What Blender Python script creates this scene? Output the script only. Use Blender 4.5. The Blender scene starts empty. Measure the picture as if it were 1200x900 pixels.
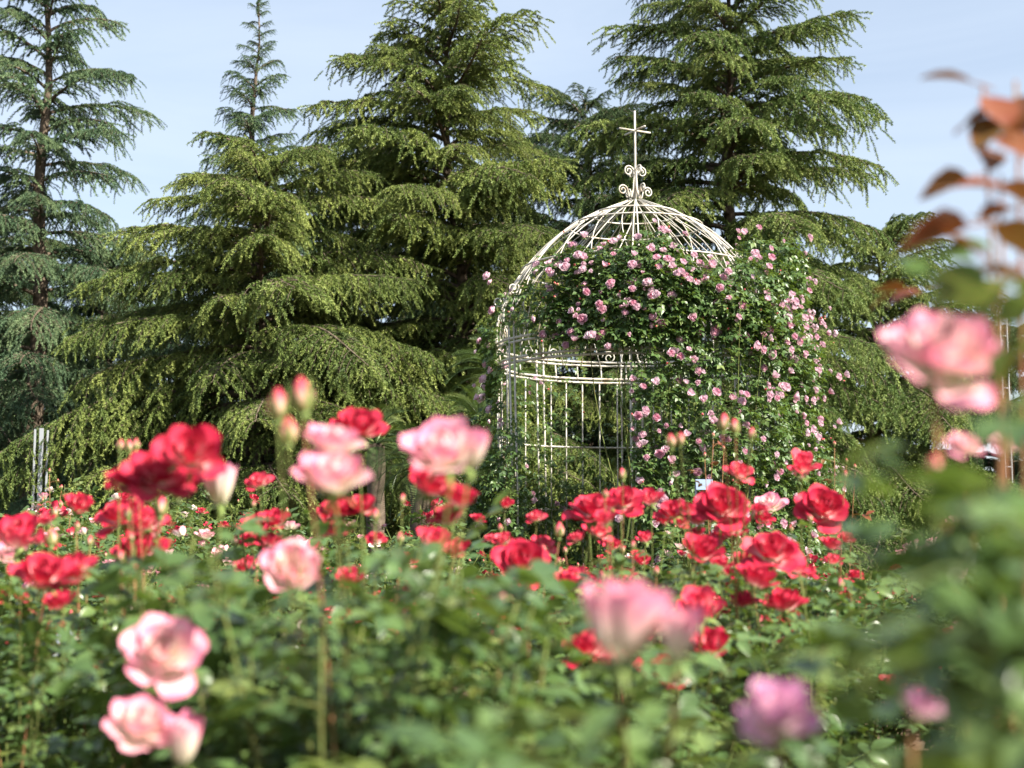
import bpy, math, random
import numpy as np
from mathutils import Vector, Matrix, Quaternion

# ------------------------------------------------------------------ camera, sky, sun
SC = bpy.context.scene
COL = SC.collection
R = math.radians
CAM = Vector((0, 0, 0.95)); FPX = 1700.0; PITCH = math.atan(170 / FPX)
cd = bpy.data.cameras.new('camera'); cam = bpy.data.objects.new('camera', cd); COL.objects.link(cam)
cd.sensor_width = 36; cd.lens = 36 * FPX / 1200; cd.clip_start = 0.02; cd.clip_end = 2000
cam.location = CAM; cam.rotation_euler = (math.pi / 2 + PITCH, 0, 0)
cd.dof.use_dof = True; cd.dof.focus_distance = 9.2; cd.dof.aperture_fstop = 3.5; cd.dof.aperture_blades = 0
SC.camera = cam

SUN_AZ = R(125)      # clockwise from +Y (view direction); 90 = right of the camera
SUN_EL = R(40)
w = bpy.data.worlds.new('World'); SC.world = w; w.use_nodes = True
nt = w.node_tree; nt.nodes.clear()
out = nt.nodes.new('ShaderNodeOutputWorld'); bg = nt.nodes.new('ShaderNodeBackground')
sky = nt.nodes.new('ShaderNodeTexSky'); sky.sky_type = 'NISHITA'; sky.sun_disc = False
sky.sun_elevation = SUN_EL; sky.sun_rotation = SUN_AZ
sky.air_density = 1.0; sky.dust_density = 1.2; sky.ozone_density = 1.6
tc = nt.nodes.new('ShaderNodeTexCoord'); mp = nt.nodes.new('ShaderNodeMapping')
mp.inputs['Scale'].default_value = (1.2, 2.0, 6.5); mp.inputs['Rotation'].default_value = (0.0, 0.32, 0.2)
no = nt.nodes.new('ShaderNodeTexNoise'); no.inputs['Scale'].default_value = 2.4; no.inputs['Detail'].default_value = 7
no.inputs['Roughness'].default_value = 0.55; no.inputs['Distortion'].default_value = 0.6
cr = nt.nodes.new('ShaderNodeMapRange')
cr.inputs['From Min'].default_value = 0.35; cr.inputs['From Max'].default_value = 0.80
cr.inputs['To Min'].default_value = 0.44; cr.inputs['To Max'].default_value = 0.70
mx = nt.nodes.new('ShaderNodeMix'); mx.data_type = 'RGBA'
mx.inputs['B'].default_value = (5.1, 5.75, 6.6, 1)
nt.links.new(tc.outputs['Generated'], mp.inputs['Vector']); nt.links.new(mp.outputs[0], no.inputs['Vector'])
nt.links.new(no.outputs['Fac'], cr.inputs['Value']); nt.links.new(cr.outputs[0], mx.inputs['Factor'])
nt.links.new(sky.outputs[0], mx.inputs['A']); nt.links.new(mx.outputs['Result'], bg.inputs['Color'])
bg.inputs['Strength'].default_value = 0.061
nt.links.new(bg.outputs[0], out.inputs['Surface'])

ld = bpy.data.lights.new('sun', 'SUN'); sun = bpy.data.objects.new('sun', ld); COL.objects.link(sun)
ld.energy = 5.0; ld.angle = R(0.53); ld.color = (1.0, 0.93, 0.80)
sdir = Vector((math.sin(SUN_AZ) * math.cos(SUN_EL), math.cos(SUN_AZ) * math.cos(SUN_EL), math.sin(SUN_EL)))
sun.rotation_euler = sdir.to_track_quat('Z', 'Y').to_euler(); sun.location = (6, -6, 12)

vs = SC.view_settings
vs.view_transform = 'Standard'; vs.look = 'None'; vs.gamma = 1; vs.use_curve_mapping = False; vs.exposure = 1.6
SC.render.engine = 'CYCLES'
cy = SC.cycles
cy.use_denoising = True
try: cy.denoiser = 'OPENIMAGEDENOISE'
except Exception: pass
cy.max_bounces = 6; cy.diffuse_bounces = 3; cy.glossy_bounces = 2; cy.transmission_bounces = 3; cy.transparent_max_bounces = 4
cy.sample_clamp_indirect = 4

rnd = random.Random(7)
def U(a, b): return rnd.uniform(a, b)

def P(px, py, d):
    """world point seen at photograph pixel (px,py), d metres in front of the camera"""
    x = (px - 600) / FPX; y = (450 - py) / FPX
    c, s = math.cos(PITCH), math.sin(PITCH)
    v = Vector((x, c - y * s, s + y * c))
    return CAM + v * (d / v.y)

# ------------------------------------------------------------------ materials
def mat(name, col=(0.5, 0.5, 0.5), rough=0.6, spec=0.3):
    m = bpy.data.materials.new(name); m.use_nodes = True
    b = m.node_tree.nodes['Principled BSDF']
    b.inputs['Base Color'].default_value = (*col, 1); b.inputs['Roughness'].default_value = rough
    b.inputs['Specular IOR Level'].default_value = spec
    return m
def N(m, t, **kw):
    n = m.node_tree.nodes.new(t)
    for k, v in kw.items(): setattr(n, k, v)
    return n
def L(m, a, b): m.node_tree.links.new(a, b)
def mixrgb(m, fac, a, b, blend='MIX'):
    n = N(m, 'ShaderNodeMix', data_type='RGBA', blend_type=blend)
    for sock, v in (('Factor', fac), ('A', a), ('B', b)):
        if isinstance(v, (int, float)): n.inputs[sock].default_value = v
        elif isinstance(v, tuple): n.inputs[sock].default_value = (*v, 1)
        else: L(m, v, n.inputs[sock])
    return n.outputs['Result']
def ramp(m, fac, stops):
    n = N(m, 'ShaderNodeValToRGB'); e = n.color_ramp.elements
    while len(e) < len(stops): e.new(0.5)
    for i, (p, c) in enumerate(stops): e[i].position = p; e[i].color = (*c, 1)
    L(m, fac, n.inputs[0]); return n.outputs[0]
def noise(m, scale, detail=3, obj=True):
    t = N(m, 'ShaderNodeTexCoord'); n = N(m, 'ShaderNodeTexNoise')
    n.inputs['Scale'].default_value = scale; n.inputs['Detail'].default_value = detail
    L(m, t.outputs['Object' if obj else 'Generated'], n.inputs['Vector']); return n.outputs['Fac']
def translucent(m, color, amount, tint=1.0):
    nt = m.node_tree; b = nt.nodes['Principled BSDF']; o = nt.nodes['Material Output']
    t = N(m, 'ShaderNodeBsdfTranslucent'); mxs = N(m, 'ShaderNodeMixShader'); mxs.inputs[0].default_value = amount
    L(m, color, t.inputs['Color']); L(m, b.outputs[0], mxs.inputs[1]); L(m, t.outputs[0], mxs.inputs[2])
    L(m, mxs.outputs[0], o.inputs['Surface'])

def leaf_mat(name, stops, rough=0.42, spec=0.45, trans=0.3, attr='rnd', tint=(.20, .30, .03)):
    """leaf colours picked at random for each leaf"""
    m = mat(name, rough=rough, spec=spec)
    oi = N(m, 'ShaderNodeObjectInfo'); at = N(m, 'ShaderNodeAttribute', attribute_name=attr)
    ad = N(m, 'ShaderNodeMath', operation='ADD'); fr = N(m, 'ShaderNodeMath', operation='FRACT')
    L(m, oi.outputs['Random'], ad.inputs[0]); L(m, at.outputs['Fac'], ad.inputs[1]); L(m, ad.outputs[0], fr.inputs[0])
    c = ramp(m, fr.outputs[0], stops)
    c2 = mixrgb(m, noise(m, 45, 3), c, tuple(x * 0.72 for x in stops[0][1]))
    L(m, c2, m.node_tree.nodes['Principled BSDF'].inputs['Base Color'])
    tcol = mixrgb(m, 0.75, c2, tint)
    translucent(m, tcol, trans * .75)
    return m

M = {}
M['rose_leaf'] = leaf_mat('rose_leaf', [(0, (.058, .110, .034)), (.45, (.095, .168, .050)), (.75, (.14, .23, .070)), (.93, (.19, .27, .07)), (1, (.26, .27, .06))], rough=.34, spec=.6, trans=.32)
M['far_leaf'] = leaf_mat('far_leaf', [(0, (.055, .105, .034)), (.5, (.085, .150, .045)), (.85, (.13, .20, .055)), (1, (.22, .22, .07))], rough=.45, trans=.3)
M['climber_leaf'] = leaf_mat('climber_leaf', [(0, (.050, .100, .030)), (.5, (.085, .155, .042)), (.85, (.14, .22, .055)), (1, (.22, .28, .07))], rough=.42, trans=.3)
M['bronze_leaf'] = leaf_mat('bronze_leaf', [(0, (.22, .040, .020)), (.35, (.20, .075, .025)), (.7, (.17, .11, .03)), (1, (.13, .13, .035))], rough=.38, trans=.24, tint=(.24, .115, .02))
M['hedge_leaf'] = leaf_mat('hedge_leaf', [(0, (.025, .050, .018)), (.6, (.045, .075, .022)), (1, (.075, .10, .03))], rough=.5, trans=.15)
M['sago_leaf'] = leaf_mat('sago_leaf', [(0, (.06, .10, .035)), (.7, (.10, .16, .05)), (1, (.20, .20, .05))], rough=.35, trans=.2)

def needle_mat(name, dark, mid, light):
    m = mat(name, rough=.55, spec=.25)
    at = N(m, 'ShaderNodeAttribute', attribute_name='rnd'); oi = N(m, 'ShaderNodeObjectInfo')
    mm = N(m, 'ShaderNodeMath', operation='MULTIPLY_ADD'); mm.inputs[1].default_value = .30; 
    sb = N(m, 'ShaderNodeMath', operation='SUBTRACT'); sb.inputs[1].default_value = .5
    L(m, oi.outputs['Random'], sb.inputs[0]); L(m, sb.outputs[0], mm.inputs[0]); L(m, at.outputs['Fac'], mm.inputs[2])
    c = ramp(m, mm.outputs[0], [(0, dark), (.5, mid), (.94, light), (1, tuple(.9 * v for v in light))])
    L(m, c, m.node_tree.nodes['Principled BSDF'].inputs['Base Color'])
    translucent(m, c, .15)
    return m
M['needle_olive'] = needle_mat('needle_olive', (.055, .090, .025), (.150, .205, .052), (.30, .35, .098))
M['needle_green'] = needle_mat('needle_green', (.055, .100, .028), (.140, .205, .056), (.28, .335, .10))
M['needle_blue'] = needle_mat('needle_blue', (.045, .090, .050), (.100, .165, .085), (.19, .26, .125))
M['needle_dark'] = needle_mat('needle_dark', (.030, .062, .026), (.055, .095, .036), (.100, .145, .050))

def bark_mat(name, a, b, sc):
    m = mat(name, rough=.9, spec=.1); f = noise(m, sc, 5)
    c = ramp(m, f, [(.3, a), (.7, b)]); bs = m.node_tree.nodes['Principled BSDF']
    L(m, c, bs.inputs['Base Color'])
    bp = N(m, 'ShaderNodeBump'); bp.inputs['Strength'].default_value = .6; bp.inputs['Distance'].default_value = .02
    L(m, f, bp.inputs['Height']); L(m, bp.outputs[0], bs.inputs['Normal'])
    return m
M['bark'] = bark_mat('bark', (.050, .038, .028), (.16, .125, .095), 14)
M['cane'] = bark_mat('cane', (.10, .085, .032), (.11, .165, .045), 30)
M['cane_red'] = bark_mat('cane_red', (.22, .075, .045), (.20, .14, .06), 25)
M['calyx'] = mat('calyx', (.16, .22, .06), .5)

def petal_mat(name, stops, trans=.33, alt=None):
    m = mat(name, rough=.55, spec=.30)
    at = N(m, 'ShaderNodeAttribute', attribute_name='tip'); a2 = N(m, 'ShaderNodeAttribute', attribute_name='rnd')
    oi = N(m, 'ShaderNodeObjectInfo')
    ma = N(m, 'ShaderNodeMath', operation='MULTIPLY_ADD'); ma.inputs[1].default_value = .22
    L(m, a2.outputs['Fac'], ma.inputs[0]); L(m, at.outputs['Fac'], ma.inputs[2])
    nz = noise(m, 60, 2); mb = N(m, 'ShaderNodeMath', operation='MULTIPLY_ADD'); mb.inputs[1].default_value = .25
    L(m, nz, mb.inputs[0]); L(m, ma.outputs[0], mb.inputs[2])
    sb = N(m, 'ShaderNodeMath', operation='SUBTRACT'); sb.inputs[1].default_value = .22
    L(m, mb.outputs[0], sb.inputs[0])
    c = ramp(m, sb.outputs[0], stops)
    if alt:
        pw = N(m, 'ShaderNodeMath', operation='MULTIPLY'); pw.inputs[1].default_value = .75
        L(m, oi.outputs['Random'], pw.inputs[0]); c = mixrgb(m, pw.outputs[0], c, alt)
    L(m, c, m.node_tree.nodes['Principled BSDF'].inputs['Base Color'])
    translucent(m, c, trans)
    return m
M['p_pink'] = petal_mat('p_pink', [(0, (.82, .76, .54)), (.48, (.86, .72, .62)), (.78, (.84, .48, .52)), (1, (.76, .24, .37))])
M['p_mauve'] = petal_mat('p_mauve', [(0, (.84, .68, .64)), (.4, (.82, .58, .64)), (.75, (.74, .40, .56)), (1, (.60, .22, .44))])
M['p_red'] = petal_mat('p_red', [(0, (.82, .62, .50)), (.30, (.74, .30, .32)), (.52, (.56, .050, .090)), (1, (.45, .010, .045))], trans=.22)
M['p_coral'] = petal_mat('p_coral', [(0, (.85, .66, .58)), (.35, (.80, .34, .34)), (.7, (.66, .07, .12)), (1, (.55, .015, .06))], trans=.3)
M['p_climb'] = petal_mat('p_climb', [(0, (.62, .14, .28)), (.4, (.70, .32, .44)), (.8, (.76, .50, .60)), (1, (.80, .62, .69))], alt=(.80, .66, .73))
M['p_bud'] = petal_mat('p_bud', [(0, (.45, .45, .14)), (.35, (.75, .50, .36)), (.7, (.72, .16, .20)), (1, (.60, .03, .08))])
M['p_pale'] = petal_mat('p_pale', [(0, (.82, .72, .56)), (.5, (.84, .66, .60)), (1, (.80, .46, .50))], alt=(.84, .76, .68))

def paint_mat():
    m = mat('ivory_paint', rough=.42, spec=.4); bs = m.node_tree.nodes['Principled BSDF']
    c = ramp(m, noise(m, 9, 5), [(.28, (.24, .16, .10)), (.38, (.44, .39, .32)), (.5, (.53, .50, .44)), (1, (.60, .575, .52))])
    L(m, c, bs.inputs['Base Color']); return m
M['paint'] = paint_mat()
M['shade_toned_white'] = mat('shade_toned_white', (.30, .32, .35), .6)  # white paint; cedar shade on the uprights is put into this darker colour
M['grey_plate'] = mat('grey_plate', (.34, .38, .45), .3, .5)
M['pink_print'] = mat('pink_print', (.50, .20, .26), .4)
M['pale_plate'] = mat('pale_plate', (.17, .23, .33), .6)
M['steel'] = mat('steel', (.35, .36, .38), .4)

# ------------------------------------------------------------------ mesh helpers
def mesh(name, V, F, mats=(), attrs=None, smooth=True, midx=None):
    """V (n,3) array; F list or (m,k) array of faces; attrs {name: per-vertex float array}"""
    me = bpy.data.meshes.new(name)
    V = np.asarray(V, dtype=np.float32)
    if isinstance(F, np.ndarray):
        m, k = F.shape
        me.vertices.add(len(V)); me.vertices.foreach_set('co', V.ravel())
        me.loops.add(m * k); me.loops.foreach_set('vertex_index', F.ravel().astype(np.int32))
        me.polygons.add(m); me.polygons.foreach_set('loop_start', np.arange(0, m * k, k, dtype=np.int32))
    else:
        me.from_pydata([tuple(v) for v in V], [], F)
    for k, a in (attrs or {}).items():
        at = me.attributes.new(k, 'FLOAT', 'POINT'); at.data.foreach_set('value', np.asarray(a, dtype=np.float32))
    for mm in mats: me.materials.append(M[mm] if isinstance(mm, str) else mm)
    if midx is not None: me.polygons.foreach_set('material_index', np.asarray(midx, dtype=np.int32))
    me.update(calc_edges=True)
    if smooth: me.polygons.foreach_set('use_smooth', [True] * len(me.polygons))
    return me

def obj(name, me, parent=None, loc=(0, 0, 0), rot=None, sc=None, kind=None, label=None):
    o = bpy.data.objects.new(name, me); COL.objects.link(o); o.location = loc
    if rot is not None:
        if isinstance(rot, Quaternion): o.rotation_mode = 'QUATERNION'; o.rotation_quaternion = rot
        else: o.rotation_euler = rot
    if sc is not None: o.scale = sc if hasattr(sc, '__len__') else (sc, sc, sc)
    if parent: o.parent = parent
    if kind: o['kind'] = kind
    if label: o['label'] = label
    return o
def thing(name, label, cat, loc=(0, 0, 0), rz=0, group=None):
    o = obj(name, None, loc=loc, rot=(0, 0, rz)); o['label'] = label; o['category'] = cat; o.empty_display_size = .1
    if group: o['group'] = group
    return o
def setmat(o, m):
    for s in o.material_slots: s.link = 'OBJECT'; s.material = M[m]

def tube(pts, rad, n=6, cap=True):
    """returns V, F(list of quads as array) of a tube swept along pts"""
    pts = [Vector(p) for p in pts]; k = len(pts)
    rad = [rad] * k if isinstance(rad, (int, float)) else list(rad)
    V = []; F = []
    t0 = (pts[1] - pts[0]).normalized(); up = Vector((0, 0, 1)) if abs(t0.z) < .9 else Vector((1, 0, 0))
    nrm = t0.cross(up).normalized()
    for i, p in enumerate(pts):
        t = (pts[min(i + 1, k - 1)] - pts[max(i - 1, 0)]).normalized()
        nrm = (nrm - t * nrm.dot(t)); nrm = nrm.normalized() if nrm.length > 1e-6 else t.orthogonal().normalized()
        b = t.cross(nrm)
        for j in range(n):
            a = 2 * math.pi * j / n
            V.append(p + (nrm * math.cos(a) + b * math.sin(a)) * rad[i])
    for i in range(k - 1):
        for j in range(n):
            F.append((i * n + j, i * n + (j + 1) % n, (i + 1) * n + (j + 1) % n, (i + 1) * n + j))
    if cap:
        F.append(tuple(range(n))[::-1]); F.append(tuple((k - 1) * n + j for j in range(n)))
    return V, F
def tube_mesh(name, pts, rad, n, m, closed=False):
    V, F = tube(pts, rad, n, not closed); return mesh(name, V, F, (m,))
class MB:
    def __init__(s): s.V = []; s.F = []; s.A = {}; s.mi = []
    def add(s, V, F, mi=0, **attrs):
        o = len(s.V); s.V += [tuple(v) for v in V]; s.F += [tuple(i + o for i in f) for f in F]; s.mi += [mi] * len(F)
        for k, a in attrs.items(): s.A.setdefault(k, []).extend([a] * len(V) if isinstance(a, (int, float)) else a)
    def build(s, name, mats, smooth=True): return mesh(name, s.V, s.F, mats, s.A, smooth, s.mi)
def box(c, h):
    V = [(c[0] + h[0] * x, c[1] + h[1] * y, c[2] + h[2] * z) for x in (-1, 1) for y in (-1, 1) for z in (-1, 1)]
    return V, [(0, 1, 3, 2), (4, 6, 7, 5), (0, 4, 5, 1), (2, 3, 7, 6), (0, 2, 6, 4), (1, 5, 7, 3)]
def bez(a, b, c, n):
    a, b, c = Vector(a), Vector(b), Vector(c)
    return [a * (1 - t) ** 2 + b * 2 * t * (1 - t) + c * t * t for t in [i / (n - 1) for i in range(n)]]

# ------------------------------------------------------------------ ground
def ground():
    n = 90; xs = np.sinh(np.linspace(-4.2, 4.2, n)) * 12; ys = np.sinh(np.linspace(-3.2, 4.2, n)) * 12
    X, Y = np.meshgrid(xs, ys); Z = .025 * np.sin(X * 1.3) * np.cos(Y * 1.7) + .02 * np.sin(X * 3.1 + Y * 2.3) - .03
    V = np.stack([X, Y, Z], -1).reshape(-1, 3)
    i = np.arange((n - 1) * (n - 1)); r = i // (n - 1); c = i % (n - 1); a = r * n + c
    m = mat('soil', rough=.95, spec=.1); bs = m.node_tree.nodes['Principled BSDF']
    soil = ramp(m, noise(m, 14, 6), [(.3, (.045, .032, .022)), (.55, (.11, .078, .052)), (.75, (.19, .13, .085))])
    grass = ramp(m, noise(m, 30, 4), [(.3, (.035, .06, .015)), (.7, (.08, .11, .03))])
    g = N(m, 'ShaderNodeNewGeometry'); sx = N(m, 'ShaderNodeSeparateXYZ'); L(m, g.outputs['Position'], sx.inputs[0])
    mr = N(m, 'ShaderNodeMapRange'); mr.inputs['From Min'].default_value = 12; mr.inputs['From Max'].default_value = 15
    L(m, sx.outputs['Y'], mr.inputs['Value'])
    L(m, mixrgb(m, mr.outputs[0], soil, grass), bs.inputs['Base Color'])
    o = obj('ground', mesh('ground', V, np.stack([a, a + 1, a + n + 1, a + n], 1), (m,))); o['kind'] = 'structure'
    # leaf litter
    k = 2600; rg = np.random.default_rng(3)
    px = rg.uniform(-4, 4, k); py = rg.uniform(2.5, 9, k); s = rg.uniform(.012, .035, k); a = rg.uniform(0, 6.28, k)
    V = np.zeros((k, 4, 3)); ca, sa = np.cos(a), np.sin(a)
    for j, (u, v) in enumerate(((-1, 0), (0, -.5), (1, 0), (0, .5))):
        V[:, j, 0] = px + s * (u * ca - v * sa); V[:, j, 1] = py + s * (u * sa + v * ca); V[:, j, 2] = .03 + rg.uniform(0, .02, k)
    m2 = mat('litter', rough=.9); at = N(m2, 'ShaderNodeAttribute', attribute_name='rnd')
    L(m2, ramp(m2, at.outputs['Fac'], [(0, (.08, .05, .03)), (.6, (.26, .16, .09)), (1, (.36, .27, .18))]), m2.node_tree.nodes['Principled BSDF'].inputs['Base Color'])
    o = obj('leaf_litter', mesh('leaf_litter', V.reshape(-1, 3), np.arange(4 * k).reshape(k, 4), (m2,), {'rnd': np.repeat(rg.random(k), 4)}), kind='stuff')
    o['label'] = 'dry brown leaf litter scattered over the bed soil'; o['category'] = 'litter'
ground()

# ------------------------------------------------------------------ cedars
def branch_meshes(Lb, seed, arch):
    """one cedar limb of length Lb along +X: (wood mesh, needle mesh)"""
    rg = np.random.default_rng(seed); rr = random.Random(seed)
    a, b = arch
    def limb(t): return np.array([Lb * t, Lb * .05 * math.sin(t * 5 + seed) * t, Lb * (a * t - b * t * t)])
    wood = MB(); pts = [limb(t) for t in np.linspace(0, 1, 12)]
    r0 = .012 + .011 * Lb
    wood.add(*tube(pts, [r0 * (1 - .9 * i / 11) for i in range(12)], 6))
    pos = []; axis = []; rn = []
    n2 = max(14, int(Lb / .048)); side = 1
    def twig(p0, d, ln, droop, r):
        ln = ln / (1 + .55 * droop); n = max(3, int(ln * (1 + .8 * droop) / .0145))
        s = ((np.arange(n) + .5) / n) ** (1 / (1 + .35 * droop))
        q = p0 + np.outer(s * ln, d); q[:, 2] -= droop * ln * s * s
        ax = np.tile(d, (n, 1)); ax[:, 2] -= 2 * droop * s
        pos.append(q); axis.append(ax / np.linalg.norm(ax, axis=1)[:, None]); rn.append(np.clip(r - .02 + .34 * s, 0, 1))
    for i in range(n2):
        t = .10 + .9 * (i + rr.random()) / n2; side = -side
        p0 = limb(min(t, 1)); tan = limb(min(t + .02, 1.02)) - limb(t - .02); tan /= np.linalg.norm(tan)
        l2 = Lb * .34 * (.35 + .65 * math.sin(math.pi * min(1, t * .95))) * (1.05 - .55 * t) * rr.uniform(.6, 1.15) + .06
        ang = R(rr.uniform(38, 68)) * side
        d = np.array([tan[0] * math.cos(ang), math.sin(ang), tan[2] * .8 + rr.uniform(-.02, .26)]); d /= np.linalg.norm(d)
        dr = rr.uniform(.34, .82)
        wood.add(*tube([p0 + d * l2 * s + np.array([0, 0, -dr * l2 * s ** 2.6]) for s in (0, .35, .7, .95)], [.007, .005, .003, .002], 3, False))
        base = rr.uniform(.05, .62)
        n3 = max(3, int(l2 / .043)); sd = 1
        for j in range(n3):
            s = (j + rr.random()) / n3
            if s < .08: continue
            sd = -sd; q = p0 + d * l2 * s + np.array([0, 0, -dr * l2 * s ** 2.6])
            td = d + np.array([0, 0, -2.6 * dr * s ** 1.6]); td /= np.linalg.norm(td)
            an = R(rr.uniform(30, 70)) * sd
            e = np.array([td[0] * math.cos(an) - td[1] * math.sin(an), td[0] * math.sin(an) + td[1] * math.cos(an), td[2] * .7 + rr.uniform(-.08, .18)])
            e /= np.linalg.norm(e)
            twig(q, e, rr.uniform(.06, .20) * (.85 + .4 * s), rr.uniform(.2, .95), base + rr.uniform(-.12, .18))
        twig(p0, d, l2, dr, base)
    pos = np.concatenate(pos); axis = np.concatenate(axis); rn = np.concatenate(rn)
    K = 6; n = len(pos)
    P0 = np.repeat(pos, K, 0); A = np.repeat(axis, K, 0); rv = rg.normal(size=(n * K, 3))
    perp = rv - (rv * A).sum(1)[:, None] * A; perp /= np.linalg.norm(perp, axis=1)[:, None]
    D = A * rg.uniform(.5, 1.3, (n * K, 1)) + perp; D /= np.linalg.norm(D, axis=1)[:, None]
    W = np.cross(D, rg.normal(size=(n * K, 3))); W /= np.linalg.norm(W, axis=1)[:, None]
    ln = rg.uniform(.018, .030, (n * K, 1)); wd = .0056
    V = np.stack([P0 - W * wd, P0 + W * wd, P0 + D * ln], 1).reshape(-1, 3)
    F = np.arange(len(V)).reshape(-1, 3)
    attr = np.repeat(np.clip(np.repeat(rn, K) + rg.normal(0, .05, n * K), 0, .97), 3)
    fm = mesh('needles', V, F, ('needle_green',), {'rnd': attr}, smooth=False)
    return wood.build('limb', ('bark',)), fm
BR = {'long': [branch_meshes(2.6, 11 + k, ((.26, .40), (.16, .34), (.34, .46), (.10, .26))[k]) for k in range(4)],
      'mid': [branch_meshes(1.5, 31 + k, ((.30, .42), (.22, .40), (.40, .48))[k]) for k in range(3)],
      'short': [branch_meshes(.75, 51 + k, ((.45, .40), (.35, .42), (.5, .35))[k]) for k in range(3)]}

def cedar(px, d, toppy, lmax, nb, needle, label, zlow=.5, power=.8, lean=(0, 0), seed=0, irregular=.25, droop=0, biggest=1.0, group=None):
    rr = random.Random(seed); base = P(px, 620, d); base.z = 0
    top = P(px, toppy, d); H = top.z
    t = thing('cedar_tree', label, 'tree', base, 0, group)
    k = 14; pts = [Vector((lean[0] * (i / k) ** 1.5 + .04 * math.sin(i * 1.3 + seed), lean[1] * (i / k) ** 1.5 + .04 * math.cos(i * 1.7 + seed), H * i / k)) for i in range(k + 1)]
    rb = .013 * H + .03
    obj('trunk', tube_mesh('trunk', pts, [max(.008, rb * (1 - i / k) ** .9) for i in range(k + 1)], 9, 'bark'), t)
    az = rr.uniform(0, 6.28)
    for i in range(nb):
        f = (i + rr.random() * .9) / nb
        h = zlow + (H - zlow) * f ** .92 * .995
        ff = h / H; az += 2.399 + rr.uniform(-.5, .5)
        ln = lmax * (max(0.0, 1 - ff) ** power) * rr.uniform(1 - irregular, 1 + irregular) + .12
        if biggest < 1: ln = min(ln, lmax * biggest * rr.uniform(.85, 1.1))
        kind = 'long' if ln > 1.9 else 'mid' if ln > 1.0 else 'short'
        canon = {'long': 2.6, 'mid': 1.5, 'short': .75}[kind]
        wm, fm = rr.choice(BR[kind]); s = ln / canon
        x = h / H * k; i0 = min(int(x), k - 1); p = pts[i0].lerp(pts[i0 + 1], x - i0)
        pitch = R(-4 - droop + 32 * ff ** 2 + rr.uniform(-9, 9))
        b = obj('branch', wm, t, p, (rr.uniform(-.25, .25), -pitch, az), s)
        fo = obj('needles', fm, b, kind='stuff'); setmat(fo, needle)
    # leader
    wm, fm = BR['short'][0]; b = obj('leader_shoot', wm, t, pts[-1] - Vector((0, 0, .25)), (0, R(-80), 0), .55); fo = obj('needles', fm, b, kind='stuff'); setmat(fo, needle)
    return t
cedar(36, 18.5, -130, 2.05, 96, 'needle_blue', 'blue-green cedar with a bare tall trunk and drooping spaced branches', .9, .62, seed=1, irregular=.3, biggest=.72)
cedar(290, 19.5, 0, 2.1, 110, 'needle_blue', 'slender pointed cedar whose narrow spire rises behind the olive branches', .6, 1.02, seed=22, irregular=.2)
cedar(300, 15.5, 182, 2.6, 92, 'needle_olive', 'broad low olive-green cedar with heavy hanging boughs below the pointed spire', .35, .42, seed=3, irregular=.3, droop=3)
cedar(556, 16.5, 2, 2.75, 140, 'needle_olive', 'big yellow-olive cedar with a rounded top and visible dark trunk', .4, .50, lean=(-.45, 0), seed=4, irregular=.34, biggest=.66)
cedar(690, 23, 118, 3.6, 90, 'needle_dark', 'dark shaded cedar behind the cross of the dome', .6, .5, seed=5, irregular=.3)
cedar(862, 17.0, -115, 2.75, 150, 'needle_green', 'tall fresh green cedar directly behind the flower-covered dome', .5, .60, seed=6, irregular=.26, biggest=.66)
cedar(1010, 19.5, 268, 2.6, 74, 'needle_green', 'low green cedar beyond the right flank of the dome', .4, .45, lean=(.45, 0), seed=7, irregular=.3)
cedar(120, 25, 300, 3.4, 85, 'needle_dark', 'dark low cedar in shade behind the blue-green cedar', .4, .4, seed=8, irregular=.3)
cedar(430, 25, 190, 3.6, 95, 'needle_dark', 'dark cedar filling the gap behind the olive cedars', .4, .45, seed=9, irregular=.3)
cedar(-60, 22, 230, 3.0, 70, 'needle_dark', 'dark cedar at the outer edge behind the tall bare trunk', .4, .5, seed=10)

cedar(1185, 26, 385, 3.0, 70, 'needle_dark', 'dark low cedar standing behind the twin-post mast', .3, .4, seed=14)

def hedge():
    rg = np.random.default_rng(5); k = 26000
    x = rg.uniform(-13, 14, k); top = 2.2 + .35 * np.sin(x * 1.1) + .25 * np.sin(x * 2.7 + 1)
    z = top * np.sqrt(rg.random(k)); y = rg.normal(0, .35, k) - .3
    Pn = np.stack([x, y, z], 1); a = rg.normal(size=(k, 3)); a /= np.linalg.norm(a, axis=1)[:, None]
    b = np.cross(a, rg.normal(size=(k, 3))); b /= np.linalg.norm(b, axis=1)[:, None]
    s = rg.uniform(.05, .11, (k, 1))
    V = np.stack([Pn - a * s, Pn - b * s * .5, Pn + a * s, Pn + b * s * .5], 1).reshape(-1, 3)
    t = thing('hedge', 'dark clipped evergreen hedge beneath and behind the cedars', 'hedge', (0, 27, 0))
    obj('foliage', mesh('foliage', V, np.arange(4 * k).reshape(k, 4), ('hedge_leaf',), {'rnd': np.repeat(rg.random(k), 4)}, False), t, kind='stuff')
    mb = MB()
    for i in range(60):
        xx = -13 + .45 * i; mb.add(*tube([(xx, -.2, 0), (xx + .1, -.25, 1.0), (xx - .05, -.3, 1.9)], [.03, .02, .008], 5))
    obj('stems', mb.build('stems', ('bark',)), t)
hedge()

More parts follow.
